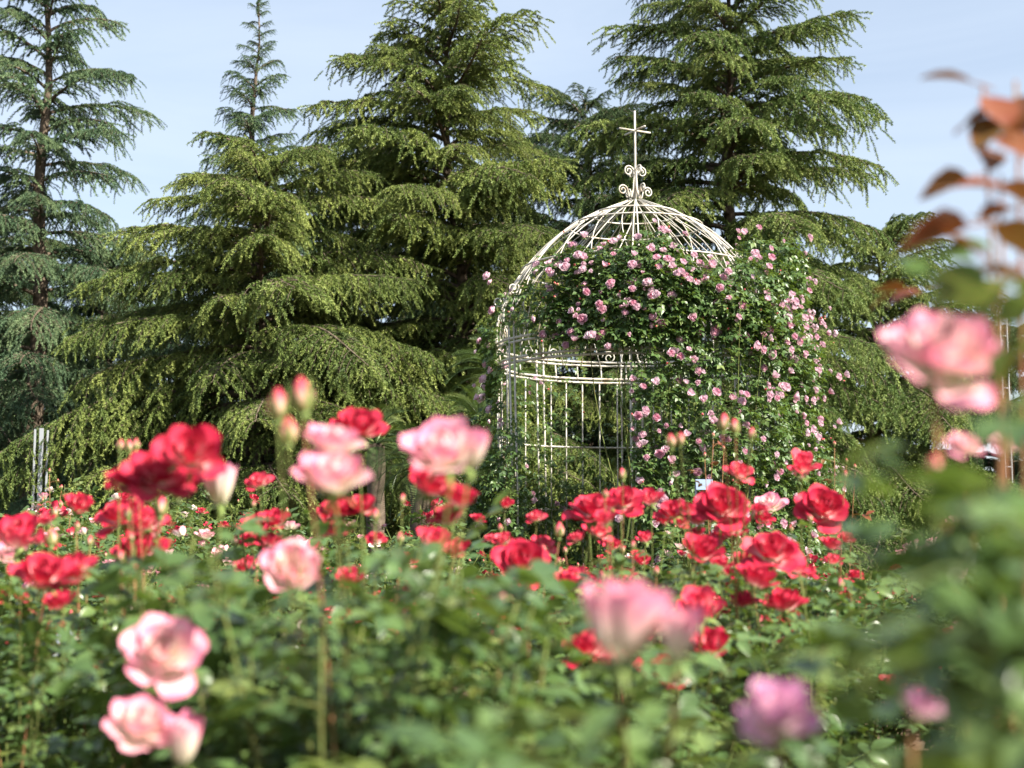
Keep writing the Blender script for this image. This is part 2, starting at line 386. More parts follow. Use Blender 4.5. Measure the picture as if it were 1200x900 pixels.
# ------------------------------------------------------------------ gazebo
GD = 10.4; GC = P(748, 620, GD); GC.z = 0; GR = 1.0; PXM = FPX / GD
def gz(py): return P(748, py, GD).z
PROF = [(433, 163), (412, 166), (390, 168), (370, 165), (352, 158), (333, 147), (314, 133), (296, 117), (280, 99), (266, 78), (254, 55), (245, 33), (238, 15), (234, 6)]
PR = [(gz(a), b / PXM) for a, b in PROF]
def dome_r(z):
    if z <= PR[0][0]: return PR[0][1]
    for (z0, r0), (z1, r1) in zip(PR, PR[1:]):
        if z <= z1: return r0 + (r1 - r0) * (z - z0) / (z1 - z0)
    return .03
ZLOW, ZUP, ZTOP = gz(433), gz(411), gz(234)
def gpt(th, z, r=None):     # th = 0 faces the camera, + to the right
    r = dome_r(z) if r is None else r
    return Vector((r * math.sin(th), -r * math.cos(th), z))
gaz = thing('gazebo', 'ivory birdcage gazebo of thin iron rods with domed top and cross', 'gazebo', GC)
def gtube(name, pts, rad, n=6): return obj(name, tube_mesh(name, pts, rad, n, 'paint'), gaz)
posts = [R(a) for a in (-62, -5, 45, 92, 138, 180, 222, 262)]
DOOR = (R(-60), R(-8))
for k, th in enumerate(posts):
    for s in (-.035, .035):
        gtube('post', [gpt(th + s, 0), gpt(th + s, 1.2), gpt(th + s, ZUP + .12)], .0078)
    # rib pairs of the dome
    for s in (-.03, .03):
        zs = np.linspace(ZUP + .10, ZTOP, 16); gtube('rib', [gpt(th + s * (1 - .3 * i / 15), z) for i, z in enumerate(zs)], .0054)
nv = 44
for k in range(nv):
    th = -math.pi + 2 * math.pi * (k + .5) / nv
    if DOOR[0] < th < DOOR[1]: continue
    if min(abs((th - p + math.pi) % (2 * math.pi) - math.pi) for p in posts) < .06: continue
    gtube('rod', [gpt(th, .02), gpt(th, 1.1), gpt(th, ZLOW - .012)], .0055, 5)
for k in range(32):         # short header rods between the two rings
    th = 2 * math.pi * k / 32
    gtube('header_rod', [gpt(th, ZLOW + .012), gpt(th, (ZLOW + ZUP) / 2), gpt(th, ZUP - .012)], .006, 5)
for k in range(40):         # slim swept ribs that cross on the dome
    th = 2 * math.pi * (k + .3) / 40; sw = .42 * (1 if k % 2 else -1)
    zs = np.linspace(ZUP, ZTOP - .01, 14); gtube('rib', [gpt(th + sw * (i / 13) ** 1.2, z, dome_r(z) - .012) for i, z in enumerate(zs)], .0037, 5)
def ring(z, r, rad, a0=0, a1=2 * math.pi, name='ring'):
    n = int(40 * (a1 - a0) / 6.28) + 4
    gtube(name, [gpt(a0 + (a1 - a0) * i / n, z, r) for i in range(n + 1)], rad)
for dz in (0, .03): ring(ZLOW + dz, dome_r(ZLOW) + .004, .0095)
for dz in (0, .028): ring(ZUP + dz, dome_r(ZUP) + .004, .009)
for z in (gz(318), gz(266), gz(252)): ring(z, dome_r(z) + .006, .006)
a0, a1 = DOOR[1], DOOR[0] + 2 * math.pi
for z in (.12, .62, 1.10, 1.585): ring(z, GR - .004, .0075, a0, a1, 'rail')
def spiral(c, r, turns, sgn, th, start=0.0, tail=None):
    """flat C-scroll in the vertical plane with azimuth th"""
    e = Vector((math.sin(th), -math.cos(th), 0)); pts = []
    for i in range(26):
        f = i / 25; a = start + sgn * turns * 2 * math.pi * f; rr_ = r * (1 - .78 * f)
        pts.append(Vector(c) + e * (rr_ * math.cos(a)) + Vector((0, 0, rr_ * math.sin(a))))
    if tail: pts = tail + pts
    return pts
for k in range(4):
    th = R(25 + 90 * k); e = Vector((math.sin(th), -math.cos(th), 0))
    zz = gz(222)
    gtube('scroll', spiral(e * .105 + Vector((0, 0, gz(224))), .040, 1.55, -1, th, math.pi * .95, [e * .014 + Vector((0, 0, gz(203) - .10)), e * .03 + Vector((0, 0, gz(226) - .035)), e * .055 + Vector((0, 0, gz(231)))]), .0055, 5)
    gtube('scroll', spiral(e * .055 + Vector((0, 0, gz(201))), .042, 1.6, -1, th, math.pi, [e * .05 + Vector((0, 0, gz(233))), e * .018 + Vector((0, 0, gz(222))), e * .010 + Vector((0, 0, gz(206)))]), .0055, 5)
for k, th in enumerate(posts):
    gtube('scroll', spiral(gpt(th + .13, gz(400), 1.02), .055, 1.5, 1, th + math.pi / 2, 0), .005, 5)
    gtube('scroll', spiral(gpt(th - .13, gz(400), 1.02), .055, 1.5, 1, th - math.pi / 2, 0), .005, 5)
    gtube('scroll', spiral(gpt(th, gz(350), dome_r(gz(350)) + .05), .045, 1.4, 1, th, math.pi * .8), .005, 5)
fin = gtube('finial', [Vector((0, 0, gz(236) - .05)), Vector((0, 0, gz(180))), Vector((0, 0, gz(130)))], [.012, .009, .0078])
for a in (R(28), R(118)):
    e = Vector((math.cos(a), math.sin(a), 0)) * .135
    obj('crossbar', tube_mesh('crossbar', [Vector((0, 0, gz(153))) - e, Vector((0, 0, gz(153))), Vector((0, 0, gz(153))) + e], .007, 6, 'paint'), fin)
mb = MB(); mb.add(*tube([gpt(0, 0, 0) + Vector((0, 0, -.02)), Vector((0, 0, .03))], [1.12, 1.1], 40)); obj('floor_slab', mb.build('floor_slab', (bark_mat('slab', (.22, .20, .17), (.34, .31, .27), 20),), False), gaz)

# ------------------------------------------------------------------ leaves
def leaflet(rr, l, wd, fold=.25, curl=.2, seg=3):
    """one pointed oval leaflet along +X from the origin: V, F"""
    V = []; F = []
    prof = [(0, .0), (.18, .62), (.42, 1.0), (.68, .80), (.88, .38), (1, 0)] if seg == 3 else [(0, 0), (.4, 1), (1, 0)]
    for t, w_ in prof:
        z = -curl * l * t * t
        hw = w_ * wd * .5 * rr.uniform(.93, 1.07)
        V += [(l * t, -hw, z + hw * fold), (l * t, 0, z), (l * t, hw, z + hw * fold)]
    for i in range(len(prof) - 1):
        a = 3 * i
        F += [(a, a + 3, a + 4, a + 1), (a + 1, a + 4, a + 5, a + 2)]
    return V, F
def xf(V, m): return [m @ Vector(v) for v in V]
def compound(mb, rr, m0, size=1.0, n=5, seg=3, rn=0.0):
    """a rose leaf: stalk with n leaflets, along +X of m0"""
    st = [Vector((0, 0, 0)), Vector((.045, 0, .006)), Vector((.085, 0, .0))]
    st = [m0 @ (p * size) for p in st]
    V, F = tube(st, [.0014 * size, .0011 * size, .0008 * size], 3, False); mb.add(V, F, 1, rnd=rn)
    spots = [(.085, 0)] + [(.075, 1), (.075, -1), (.040, 1), (.040, -1), (.018, 1), (.018, -1)][:n - 1]
    for x, s in spots:
        l = U2(rr, .040, .056) * (1 if s == 0 else .88 if x > .06 else .74); wd = l * U2(rr, .58, .72)
        ang = s * R(U2(rr, 50, 72)); V, F = leaflet(rr, l * size, wd * size, U2(rr, .1, .4), U2(rr, .05, .4), seg)
        mm = m0 @ Matrix.Translation((x * size, 0, 0)) @ Matrix.Rotation(ang, 4, 'Z') @ Matrix.Rotation(U2(rr, -.35, .35), 4, 'X') @ Matrix.Rotation(U2(rr, -.1, .35), 4, 'Y')
        mb.add(xf(V, mm), F, 0, rnd=(rn + U2(rr, 0, .12)) % 1)
def U2(rr, a, b): return rr.uniform(a, b)
LEAF = []
for k in range(7):
    rr = random.Random(100 + k); mb = MB(); compound(mb, rr, Matrix.Identity(4), 1, 7 if k % 3 == 0 else 5)
    LEAF.append(mb.build('leaf', ('rose_leaf', 'cane')))
LEAF_B = []
for k in range(3):
    rr = random.Random(130 + k); mb = MB(); compound(mb, rr, Matrix.Identity(4), 1, 3)
    LEAF_B.append(mb.build('bronze_leaf', ('bronze_leaf', 'cane_red')))

# ------------------------------------------------------------------ blooms
def petal(i, n, openmax, rr, ru, rv, wrap=1.0, ball=False):
    """petal i of n (0 = heart): V, F, tip attribute. Flower axis +Z, outer radius about 1"""
    s = i / max(1, n - 1); ph0 = i * 2.39996 + rr.uniform(-.15, .15)
    a0 = R(3 + openmax * s ** 1.15 + rr.uniform(-5, 5))
    ln = (.62 + .50 * s) * rr.uniform(.93, 1.07)
    hw = (1.25 - .62 * s) * wrap
    V = []; T = []
    rbase = .03 + .17 * s; ck = .3 if openmax < 35 else 1.0; curl = ck * R(70) * s ** 2 * rr.uniform(.5, 1.1); cup = R(34) * (1 - .4 * s)
    if ball: a0 = R(8 + 68 * s + rr.uniform(-6, 6)); cup = R(66); curl = 0; ln *= .92; hw = .95 - .35 * s; rbase = .02 + .10 * s
    for a in range(rv + 1):
        v = a / rv
        for b in range(ru + 1):
            u = -1 + 2 * b / ru
            vv = v * (1 - .20 * abs(u) ** 2.6)
            # integrate the profile
            r_ = rbase; z_ = -.25 * s; m = 6
            for q in range(m):
                x = vv * (q + .5) / m
                an = a0 + cup * (1 - 2 * x) + curl * max(0, x - .55) * 2.2
                r_ += math.sin(an) * ln * vv / m; z_ += math.cos(an) * ln * vv / m
            wv = math.sin(math.pi * min(1, .12 + .62 * v)) if v < .6 else 1.0 * math.sin(math.pi * (.12 + .62 * v)) ** .35
            ph = ph0 + u * hw * wv
            ruf = .075 * s * v * math.sin(u * 5 + i * 1.7) + .03 * v * math.sin(u * 9 + i)
            rad = max(.02, r_) * (1 - .12 * u * u * v)
            V.append((rad * math.cos(ph), rad * math.sin(ph), z_ + ruf + .06 * u * u * s * v)); T.append(v * (.35 + .65 * s) if ball else v * (.72 + .28 * abs(u)) if i < n * .5 else v)
    F = []
    for a in range(rv):
        for b in range(ru):
            k = a * (ru + 1) + b; F.append((k, k + 1, k + ru + 2, k + ru + 1))
    return V, F, T
def calyx_mb(mb, mi=0):
    # hip and sepals under the flower
    mb.add(*tube([(0, 0, -.62), (0, 0, -.50), (0, 0, -.36), (0, 0, -.24)], [.04, .12, .15, .10], 7), mi, rnd=.3, tip=0.)
    for k in range(5):
        a = k * 1.2566; c, s = math.cos(a), math.sin(a)
        pr = [(.08, -.30, .07), (.28, -.28, .09), (.48, -.36, .05), (.62, -.50, .01)]
        V = []
        for r_, z, w_ in pr: V += [(r_ * c - w_ * s, r_ * s + w_ * c, z), (r_ * c + w_ * s, r_ * s - w_ * c, z)]
        mb.add(V, [(2 * j, 2 * j + 1, 2 * j + 3, 2 * j + 2) for j in range(3)], mi, rnd=.3, tip=0.)
def bloom_meshes(seed, n, openmax, pm, ru, rv, nsplit):
    """core mesh, list of outer petal meshes, calyx mesh; unit radius"""
    rr = random.Random(seed); core = MB(); outer = []
    for i in range(n):
        V, F, T = petal(i, n, openmax, rr, ru, rv); q = rr.random()
        if i >= n - nsplit: outer.append(mesh('petal', V, F, (pm,), {'tip': T, 'rnd': [q] * len(V)}))
        else: core.add(V, F, 0, tip=T, rnd=q)
    cx = MB(); calyx_mb(cx)
    return core.build('bloom', (pm,)), outer, cx.build('calyx', ('calyx',))
def bloom_simple(seed, n, openmax, pm, ru=4, rv=3, ball=False):
    rr = random.Random(seed); mb = MB()
    for i in range(n):
        V, F, T = petal(i, n, openmax, rr, ru, rv, 1.0, ball); mb.add(V, F, 0, tip=T, rnd=rr.random())
    calyx_mb(mb, 1)
    return mb.build('bloom', (pm, 'calyx'))
def bud_mesh(seed, pm):
    rr = random.Random(seed); mb = MB(); n = 8
    prof = [(0, .02, 0), (.05, .20, 0), (.25, .34, .15), (.55, .36, .45), (.85, .22, .8), (1.1, .05, 1)]
    V = []; T = []
    for z, r_, t in prof:
        for j in range(n): a = 6.283 * j / n + z * .8; q = r_ * (1 + .08 * (j % 2)); V.append((q * math.cos(a), q * math.sin(a), z)); T.append(t)
    F = [(i * n + j, i * n + (j + 1) % n, (i + 1) * n + (j + 1) % n, (i + 1) * n + j) for i in range(len(prof) - 1) for j in range(n)]
    mb.add(V, F, 0, tip=T, rnd=.5)
    mb.add(*tube([(0, 0, -.30), (0, 0, -.15), (0, 0, .02)], [.06, .15, .17], 6), 1, tip=0., rnd=.5)
    for k in range(5):
        a = k * 1.2566 + .3; c, s = math.cos(a), math.sin(a); V = []
        for r_, z, w_ in ((.16, 0, .10), (.36, .28, .13), (.40, .65, .07), (.46, 1.05, .01)): V += [(r_ * c - w_ * s, r_ * s + w_ * c, z), (r_ * c + w_ * s, r_ * s - w_ * c, z)]
        mb.add(V, [(2 * j, 2 * j + 1, 2 * j + 3, 2 * j + 2) for j in range(3)], 1, tip=0., rnd=.5)
    return mb.build('bud', (pm, 'calyx'))
BL = {'pink': [bloom_meshes(1, 24, 62, 'p_pink', 7, 6, 9), bloom_meshes(2, 22, 48, 'p_pink', 7, 6, 9)],
      'pinkcup': [bloom_meshes(3, 18, 30, 'p_pink', 7, 6, 8), bloom_meshes(4, 16, 24, 'p_pink', 7, 6, 8)],
      'mauve': [bloom_meshes(5, 20, 52, 'p_mauve', 7, 6, 8)],
      'red': [bloom_meshes(6, 22, 74, 'p_red', 7, 6, 9), bloom_meshes(7, 26, 66, 'p_red', 7, 6, 9), bloom_meshes(8, 17, 52, 'p_red', 7, 6, 8)],
      'coral': [bloom_meshes(9, 18, 60, 'p_coral', 7, 6, 8), bloom_meshes(10, 14, 40, 'p_coral', 7, 6, 7)]}
SB = {'red': [bloom_simple(20, 15, 72, 'p_red'), bloom_simple(21, 12, 50, 'p_red')],
      'coral': [bloom_simple(22, 14, 62, 'p_coral'), bloom_simple(23, 11, 42, 'p_coral')],
      'pink': [bloom_simple(24, 15, 55, 'p_pink'), bloom_simple(25, 12, 36, 'p_pink')],
      'pale': [bloom_simple(26, 15, 66, 'p_pale'), bloom_simple(27, 12, 46, 'p_pale')],
      'climb': [bloom_simple(28, 26, 60, 'p_climb', 3, 4, True), bloom_simple(29, 30, 60, 'p_climb', 3, 4, True), bloom_simple(30, 18, 34, 'p_climb')]}
BUD = [bud_mesh(40, 'p_bud'), bud_mesh(41, 'p_bud')]

def aim(v): return Vector(v).to_track_quat('Z', 'Y') @ Quaternion((0, 0, 1), rnd.uniform(0, 6.28))
def put_bloom(parent, p, kind, diam, face, fine=True):
    q = aim(face); s = diam / 2.0
    if kind == 'pinkcup': s = (s * 1.02, s * 1.02, s * 1.4)
    if fine:
        core, outer, cx = rnd.choice(BL[kind]); o = obj('bloom', core, parent, p, q, s)
        for m_ in outer: obj('petal', m_, o)
        obj('calyx', cx, o)
    else: o = obj('bloom', rnd.choice(SB[kind]), parent, p, q, s)
    return o
def put_bud(parent, p, s, face=(0, 0, 1)): return obj('bud', rnd.choice(BUD), parent, p, aim(face), s)
def put_leaf(parent, p, az, size, elev, roll, bronze=False):
    m_ = rnd.choice(LEAF_B if bronze else LEAF)
    return obj('leaf', m_, parent, p, (roll, -elev, az), size)

def cane_with_leaves(root, a, b, r0, nleaf, lsize, t0=.25, t1=.95, bronze=False, bow=.10, red=False):
    mid = Vector(a).lerp(b, .55) + Vector((U(-bow, bow), U(-bow, bow), .04))
    pts = bez(a, mid, b, 8)
    obj('cane', tube_mesh('cane', pts, [r0 * (1 - .55 * i / 7) for i in range(8)], 6, 'cane_red' if red else 'cane'), root)
    az = U(0, 6.28)
    for i in range(nleaf):
        t = t0 + (t1 - t0) * (i + rnd.random() * .8) / nleaf; x = t * 7; k = min(6, int(x)); p = pts[k].lerp(pts[k + 1], x - k)
        az += 2.4 + U(-.6, .6)
        put_leaf(root, p, az, lsize * U(.75, 1.2) * (1 - .25 * t), R(U(-10, 45)), U(-.5, .5), bronze)
    return pts

# ------------------------------------------------------------------ near and middle rose bushes
# bush: (key, px of its foot, depth, foliage top z, spread, filler canes, leaves per cane, leaf size, colour, label)
NEAR = {
 'A': (1120, 1.18, 0.85, .16, 9, 13, 1.05, 'pink', 'tall rose bush with one big pale pink bloom and bronze young shoots'),
 'B': (745, 1.40, 0.8, .15, 8, 12, 1.05, 'pink', 'rose bush bearing a large cream-based pink bloom on a reddish stem'),
 'C': (450, 1.85, 0.97, .22, 14, 13, 1.0, 'pink', 'rose bush with two wide mauve-pink blooms and a pair of tall buds'),
 'D': (240, 2.2, 0.88, .17, 14, 13, 1.0, 'pink', 'rose bush with a full round pink bloom above a cluster of two'),
 'S': (345, 2.00, 0.95, .18, 12, 13, 1.0, 'pink', 'leafy rose bush topped by a single half-open pink bloom'),
 'E': (575, 2.15, 0.96, .20, 13, 13, 1.0, 'pink', 'leafy rose bush whose only flower is a closed pale pink bud'),
 'F': (190, 2.5, 0.95, .14, 4, 9, 1.0, 'red', 'rose bush with a big cluster of dark red blooms merging together'),
 'G': (110, 2.9, 0.92, .18, 5, 10, 1.0, 'red', 'rose bush with red blooms over a paler cluster and small tan buds'),
 'H': (30, 2.7, 0.89, .18, 4, 10, 1.0, 'red', 'rose bush with wide open red blooms streaked white at the petal bases'),
 'I': (320, 3.1, 0.97, .2, 8, 10, 1.0, 'red', 'rose bush with small scattered red blooms behind the half-open pink bloom'),
 'J': (455, 2.6, 0.97, .2, 8, 10, 1.0, 'red', 'rose bush with crimson blooms showing behind the wide mauve-pink blooms'),
 'K': (630, 3.0, 0.91, .2, 8, 11, 1.0, 'red', 'rose bush with two ruffled red blooms side by side before the gazebo door'),
 'Q': (720, 3.4, 0.9, .2, 8, 11, 1.0, 'red', 'rose bush with a loose red bloom and upright slender pink-red buds'),
 'T': (770, 2.7, 0.82, .2, 9, 11, 1.0, 'red', 'low rose bush with drooping red blooms behind the cream-based pink bloom'),
 'V': (850, 3.2, 0.9, .2, 8, 11, 1.0, 'red', 'rose bush with rounded red blooms under tall bare budding shoots'),
 'X': (905, 2.9, 0.88, .18, 7, 10, 1.0, 'red', 'rose bush with a pendent cluster of coral-red blooms among glossy leaves'),
 'Y': (965, 3.4, 0.92, .2, 8, 11, 1.0, 'red', 'rose bush with one full red bloom beside a small red and white one'),
 'Z': (105, 3.9, 0.66, .25, 9, 11, 1.0, 'red', 'low sparse rose bush with one small red bloom near the grey label'),
}
# blooms: (bush, px, py, width px, kind, depth or None)
BLOOMS = [
 ('A', 1110, 400, 138, 'pink', 1.18), ('A', 1132, 517, 40, 'pink', 1.5), ('A', 1178, 519, 30, 'pink', 1.5), ('A', 1080, 820, 60, 'mauve', 1.02), ('A', 912, 828, 92, 'mauve', 1.02),
 ('B', 736, 708, 100, 'pinkcup', 1.22), ('B', 794, 730, 64, 'pinkcup', 1.20),
 ('C', 518, 522, 98, 'pink', 1.75), ('C', 551, 516, 50, 'pinkcup', 1.8), ('C', 390, 550, 90, 'pink', 1.75), ('C', 392, 512, 72, 'pink', 1.8),
 ('D', 192, 757, 88, 'pink', 1.72), ('D', 166, 842, 80, 'pink', 1.68), ('D', 214, 856, 58, 'pinkcup', 1.68), ('D', 257, 556, 52, 'pinkcup', 2.3),
 ('S', 343, 662, 76, 'pink', 2.05),
 ('F', 225, 525, 80, 'red', 2.15), ('F', 190, 545, 78, 'red', 2.2), ('F', 152, 556, 52, 'red', 2.2), ('F', 212, 558, 60, 'red', 2.3),
 ('G', 138, 597, 56, 'red', 2.7), ('G', 168, 608, 44, 'coral', 2.7), ('G', 160, 636, 60, 'red', 2.8), ('G', 176, 622, 36, 'coral', 2.8),
 ('H', 20, 622, 74, 'coral', 2.6), ('H', 50, 668, 66, 'red', 2.2), ('H', 84, 662, 56, 'red', 2.25), ('H', 70, 700, 40, 'red', 2.4), ('H', 10, 645, 40, 'pink', 2.9),
 ('I', 300, 612, 38, 'red', 3.0), ('I', 322, 606, 36, 'red', 3.0), ('I', 316, 630, 34, 'coral', 3.0), ('I', 301, 562, 30, 'coral', 3.0),
 ('J', 418, 494, 62, 'red', 2.5), ('J', 508, 562, 62, 'red', 2.3), ('J', 538, 578, 50, 'red', 2.3), ('J', 525, 600, 46, 'red', 2.35), ('J', 395, 592, 44, 'red', 2.8), ('J', 424, 590, 36, 'red', 2.8), ('J', 510, 632, 52, 'coral', 2.8), ('J', 535, 640, 34, 'red', 2.9),
 ('K', 612, 655, 60, 'red', 2.75), ('K', 670, 676, 52, 'coral', 2.8), ('K', 585, 682, 40, 'red', 2.8), ('K', 566, 686, 34, 'coral', 2.8),
 ('Q', 698, 590, 58, 'red', 3.1), ('Q', 730, 582, 44, 'red', 3.1), ('Q', 762, 582, 34, 'coral', 3.3), ('Q', 676, 627, 24, 'coral', 3.3), ('Q', 787, 597, 36, 'red', 3.2), ('Q', 702, 618, 34, 'coral', 3.3),
 ('T', 690, 750, 62, 'red', 2.4), ('T', 820, 708, 66, 'coral', 2.4), ('T', 832, 752, 50, 'red', 2.5), ('T', 775, 785, 64, 'red', 2.5), ('T', 718, 772, 42, 'red', 2.5),
 ('V', 848, 588, 56, 'red', 3.0), ('V', 824, 640, 52, 'red', 2.9), ('V', 868, 550, 34, 'coral', 3.3), ('V', 858, 612, 40, 'red', 3.1),
 ('X', 905, 640, 62, 'red', 2.75), ('X', 888, 672, 52, 'red', 2.7), ('X', 918, 700, 50, 'red', 2.8), ('X', 932, 660, 36, 'coral', 2.9), ('X', 870, 700, 34, 'red', 2.8),
 ('Y', 966, 590, 56, 'red', 3.2), ('Y', 942, 541, 44, 'coral', 3.3), ('Y', 938, 550, 34, 'coral', 3.4), ('Y', 900, 588, 36, 'pink', 4.0),
 ('Z', 112, 782, 44, 'red', 3.7), ('Z', 4, 815, 28, 'coral', 4.2), ('Z', 75, 800, 30, 'red', 4.1),
]
BUDS = [('C', 326, 492, 1.7, .034), ('C', 356, 483, 1.7, .038), ('C', 338, 520, 1.75, .03), ('E', 588, 714, 2.1, .036), ('F', 140, 528, 3.0, .022), ('F', 152, 530, 3.0, .024), ('F', 159, 527, 3.0, .022),
 ('G', 188, 605, 2.4, .030), ('G', 105, 640, 3, .02), ('H', 60, 640, 2.6, .03), ('Q', 730, 562, 3.0, .022), ('Q', 690, 615, 3.2, .02), ('Q', 742, 606, 3.2, .026), ('K', 655, 630, 3.0, .03), ('K', 632, 640, 3.2, .018),
 ('V', 787, 525, 2.4, .022), ('V', 797, 522, 2.4, .020), ('V', 847, 505, 2.5, .028), ('V', 862, 508, 2.5, .024), ('V', 880, 515, 2.6, .020), ('Y', 985, 690, 3.0, .02), ('K', 640, 720, 2.7, .022),
 ('Y', 990, 560, 3.2, .016), ('T', 727, 800, 2.2, .03), ('A', 1095, 560, 1.2, .018), ('J', 440, 610, 2.7, .02), ('I', 275, 640, 3, .02), ('S', 372, 690, 2.1, .018), ('E', 620, 740, 2.4, .018), ('Z', 15, 745, 4, .022), ('Z', 30, 750, 4, .022), ('Z', 42, 748, 4, .02)]
DEEP = {'K': 1.22, 'Q': 1.22, 'T': 1.15, 'V': 1.22, 'X': 1.2, 'Y': 1.22, 'I': 1.2, 'J': 1.1, 'H': 1.15, 'G': 1.15}
for _k, _f in DEEP.items():
    _v = NEAR[_k]; _nd = _v[1] * _f; NEAR[_k] = (_v[0], _nd, min(.95 - (.95 - _v[2]) * _f, _v[2] + .01)) + _v[3:]
BLOOMS = [(k, px, py, w_, kd, d * DEEP.get(k, 1)) for k, px, py, w_, kd, d in BLOOMS]
BUDS = [(k, px, py, d * DEEP.get(k, 1), s_ * DEEP.get(k, 1)) for k, px, py, d, s_ in BUDS]
_xr = random.Random(5)
for _k, _n in (('F', 2), ('G', 7), ('H', 8), ('I', 9), ('J', 9), ('K', 12), ('Q', 12), ('T', 9), ('V', 10), ('X', 9), ('Y', 7), ('Z', 9)):
    _px, _d = NEAR[_k][0], NEAR[_k][1]
    for _i in range(_n):
        _dd = _d + _xr.uniform(.05, .6); _w = _xr.uniform(.042, .075) * FPX / _dd
        BLOOMS.append((_k, _px + _xr.uniform(-75, 75), _xr.uniform(585, 740) if _k != 'Z' else _xr.uniform(700, 830), _w, _xr.choice(('red', 'red', 'coral')), _dd))
    for _i in range(4): BUDS.append((_k, _px + _xr.uniform(-70, 70), _xr.uniform(580, 680) if _k != 'Z' else 780, _d + _xr.uniform(0, .5), _xr.uniform(.016, .024)))
roots = {}
for key, (px, d, ztop, spread, nfill, nleaf, ls, colr, lab) in NEAR.items():
    b = P(px, 620, d); b.z = 0
    t = thing(colr + '_rose_bush', lab, 'rose bush', b); roots[key] = t
    for i in range(nfill):
        a = U(0, 6.28); q = spread * math.sqrt(rnd.random()) * 1.3
        tip = Vector((q * math.cos(a), q * math.sin(a) * .8 + .05, ztop * U(.66, 1.0)))
        foot = Vector((.05 * math.cos(a), .05 * math.sin(a), 0))
        cane_with_leaves(t, foot, tip, U(.003, .005), nleaf + 3, ls * 1.3, .28, 1.0, bow=.08)
def face_of(p):
    v = Vector((U(-.45, .45), -U(.25, .8), 1.0)); return v
for key, px, py, wpx, kind, d in BLOOMS:
    t = roots[key]; p = P(px, py, d) - t.location; diam = wpx / FPX * d * (1.34 if kind == 'pinkcup' else 1.04)
    f = face_of(p)
    if kind == 'pinkcup': f = Vector((U(-.2, .2), -.12, 1))
    if px in (192, 343, 612, 848, 966, 225): f = Vector((U(0, .4), -1.0, .8))
    if px == 1110: f = Vector((.1, -.75, .9))
    if px == 166: f = Vector((.35, -.5, .9))
    p = p - f.normalized() * diam * (.33 if kind == 'pinkcup' else .18)
    neck = p - f.normalized() * diam * .30
    near = d < 1.6
    cane_with_leaves(t, Vector((U(-.04, .04), U(-.04, .04), 0)), neck, (.0042 if near else .0027), 8, 1.1, .38, .72 if near else .86, red=near, bow=.06)
    put_bloom(t, p, kind, diam, f, True)
for key, px, py, d, s in BUDS:
    t = roots[key]; p = P(px, py, d) - t.location
    cane_with_leaves(t, Vector((U(-.04, .04), U(-.04, .04), 0)), p - Vector((0, 0, s * .3)), .0026, 2, .7, .5, .75, red=rnd.random() < .5, bow=.04)
    put_bud(t, p, s, (U(-.15, .15), U(-.15, .15), 1))
# the tall bronze shoots and the very near leaves of the right-hand bush
t = roots['A']
def at(px, py, d): return P(px, py, d) - t.location
mbl = MB(); V_, F_ = leaflet(random.Random(3), .058, .044, .3, .25); mbl.add([(v[0] + .022, v[1], v[2]) for v in V_], F_, 0, rnd=.1); mbl.add(*tube([(0, 0, 0), (.012, 0, .001), (.024, 0, 0)], .0012, 3, False), 1, rnd=.1)
LEAF_1 = mbl.build('bronze_leaflet', ('bronze_leaf', 'cane_red'))
def leaf_c(c, az, el, size, me, roll=0.0, half=.07):
    """a leaf whose middle is at c"""
    q = Matrix.Rotation(az, 3, 'Z') @ Matrix.Rotation(-el, 3, 'Y') @ Matrix.Rotation(roll, 3, 'X')
    return obj('leaf', me, t, Vector(c) - q @ Vector((half * size, 0, 0)), q.to_quaternion(), size)
for px, py, d in ((1152, 100, 1.42), (1190, 95, 1.45), (1172, 205, 1.38)):
    cane_with_leaves(t, (U(.02, .06), 0, 0), at(px, py, d), .0036, 5, .7, .45, .66, red=True, bow=.02)
for px, py, d, az, el, sz in ((1118, 90, 1.40, 160, 25, 1.05), (1138, 140, 1.4, 200, -20, .9), (1160, 148, 1.4, 215, -35, 1.0), (1172, 130, 1.4, 100, 62, 1.15), (1193, 140, 1.4, 80, 70, 1.3), (1185, 165, 1.38, 300, -25, 1.0), (1110, 214, 1.38, 178, -12, 1.1), (1148, 216, 1.35, 350, 5, 1.15), (1192, 222, 1.38, 20, -10, 1.1), (1100, 270, 1.3, 185, -8, 1.5), (1128, 282, 1.3, 350, -20, 1.2),
        (1190, 275, 1.32, 10, -20, 1.2), (1150, 318, 1.28, 200, -10, 1.4), (1180, 320, 1.28, 330, -10, 1.4), (1160, 180, 1.4, 260, -30, .9), (1175, 245, 1.36, 120, 10, .9), (1045, 338, 2.0, 190, 10, 1.1), (1062, 345, 2.0, 160, -10, 1.1), (1035, 350, 2.0, 175, -20, .9)):
    o_ = leaf_c(at(px, py, d), R(az), R(el), sz * .86, LEAF_1, U(-.5, .5), .045)
_lr = random.Random(12)
for i in range(66):
    px = _lr.uniform(1015, 1225); py = _lr.uniform(490, 900); d = _lr.uniform(.80, 1.15)
    if px < 1085 and py < 660 or px < 1140 and 770 < py < 880 or px < 1190 and py < 575: continue
    leaf_c(at(px, py, d), _lr.uniform(0, 6.28), R(_lr.uniform(-25, 35)), _lr.uniform(.75, 1.05), _lr.choice(LEAF), _lr.uniform(-.8, .8))
for px, py, d in ((1140, 330, 1.2), (1175, 345, 1.15), (1090, 300, 1.3), (1190, 400, 1.1), (1195, 470, 1.05), (1030, 525, 1.15), (1060, 560, 1.1), (1010, 640, 1.15), (1150, 575, 1.0), (985, 740, 1.15)):
    leaf_c(at(px, py, d), _lr.uniform(0, 6.28), R(_lr.uniform(-20, 30)), .9, _lr.choice(LEAF), _lr.uniform(-.6, .6))
t = roots['B']
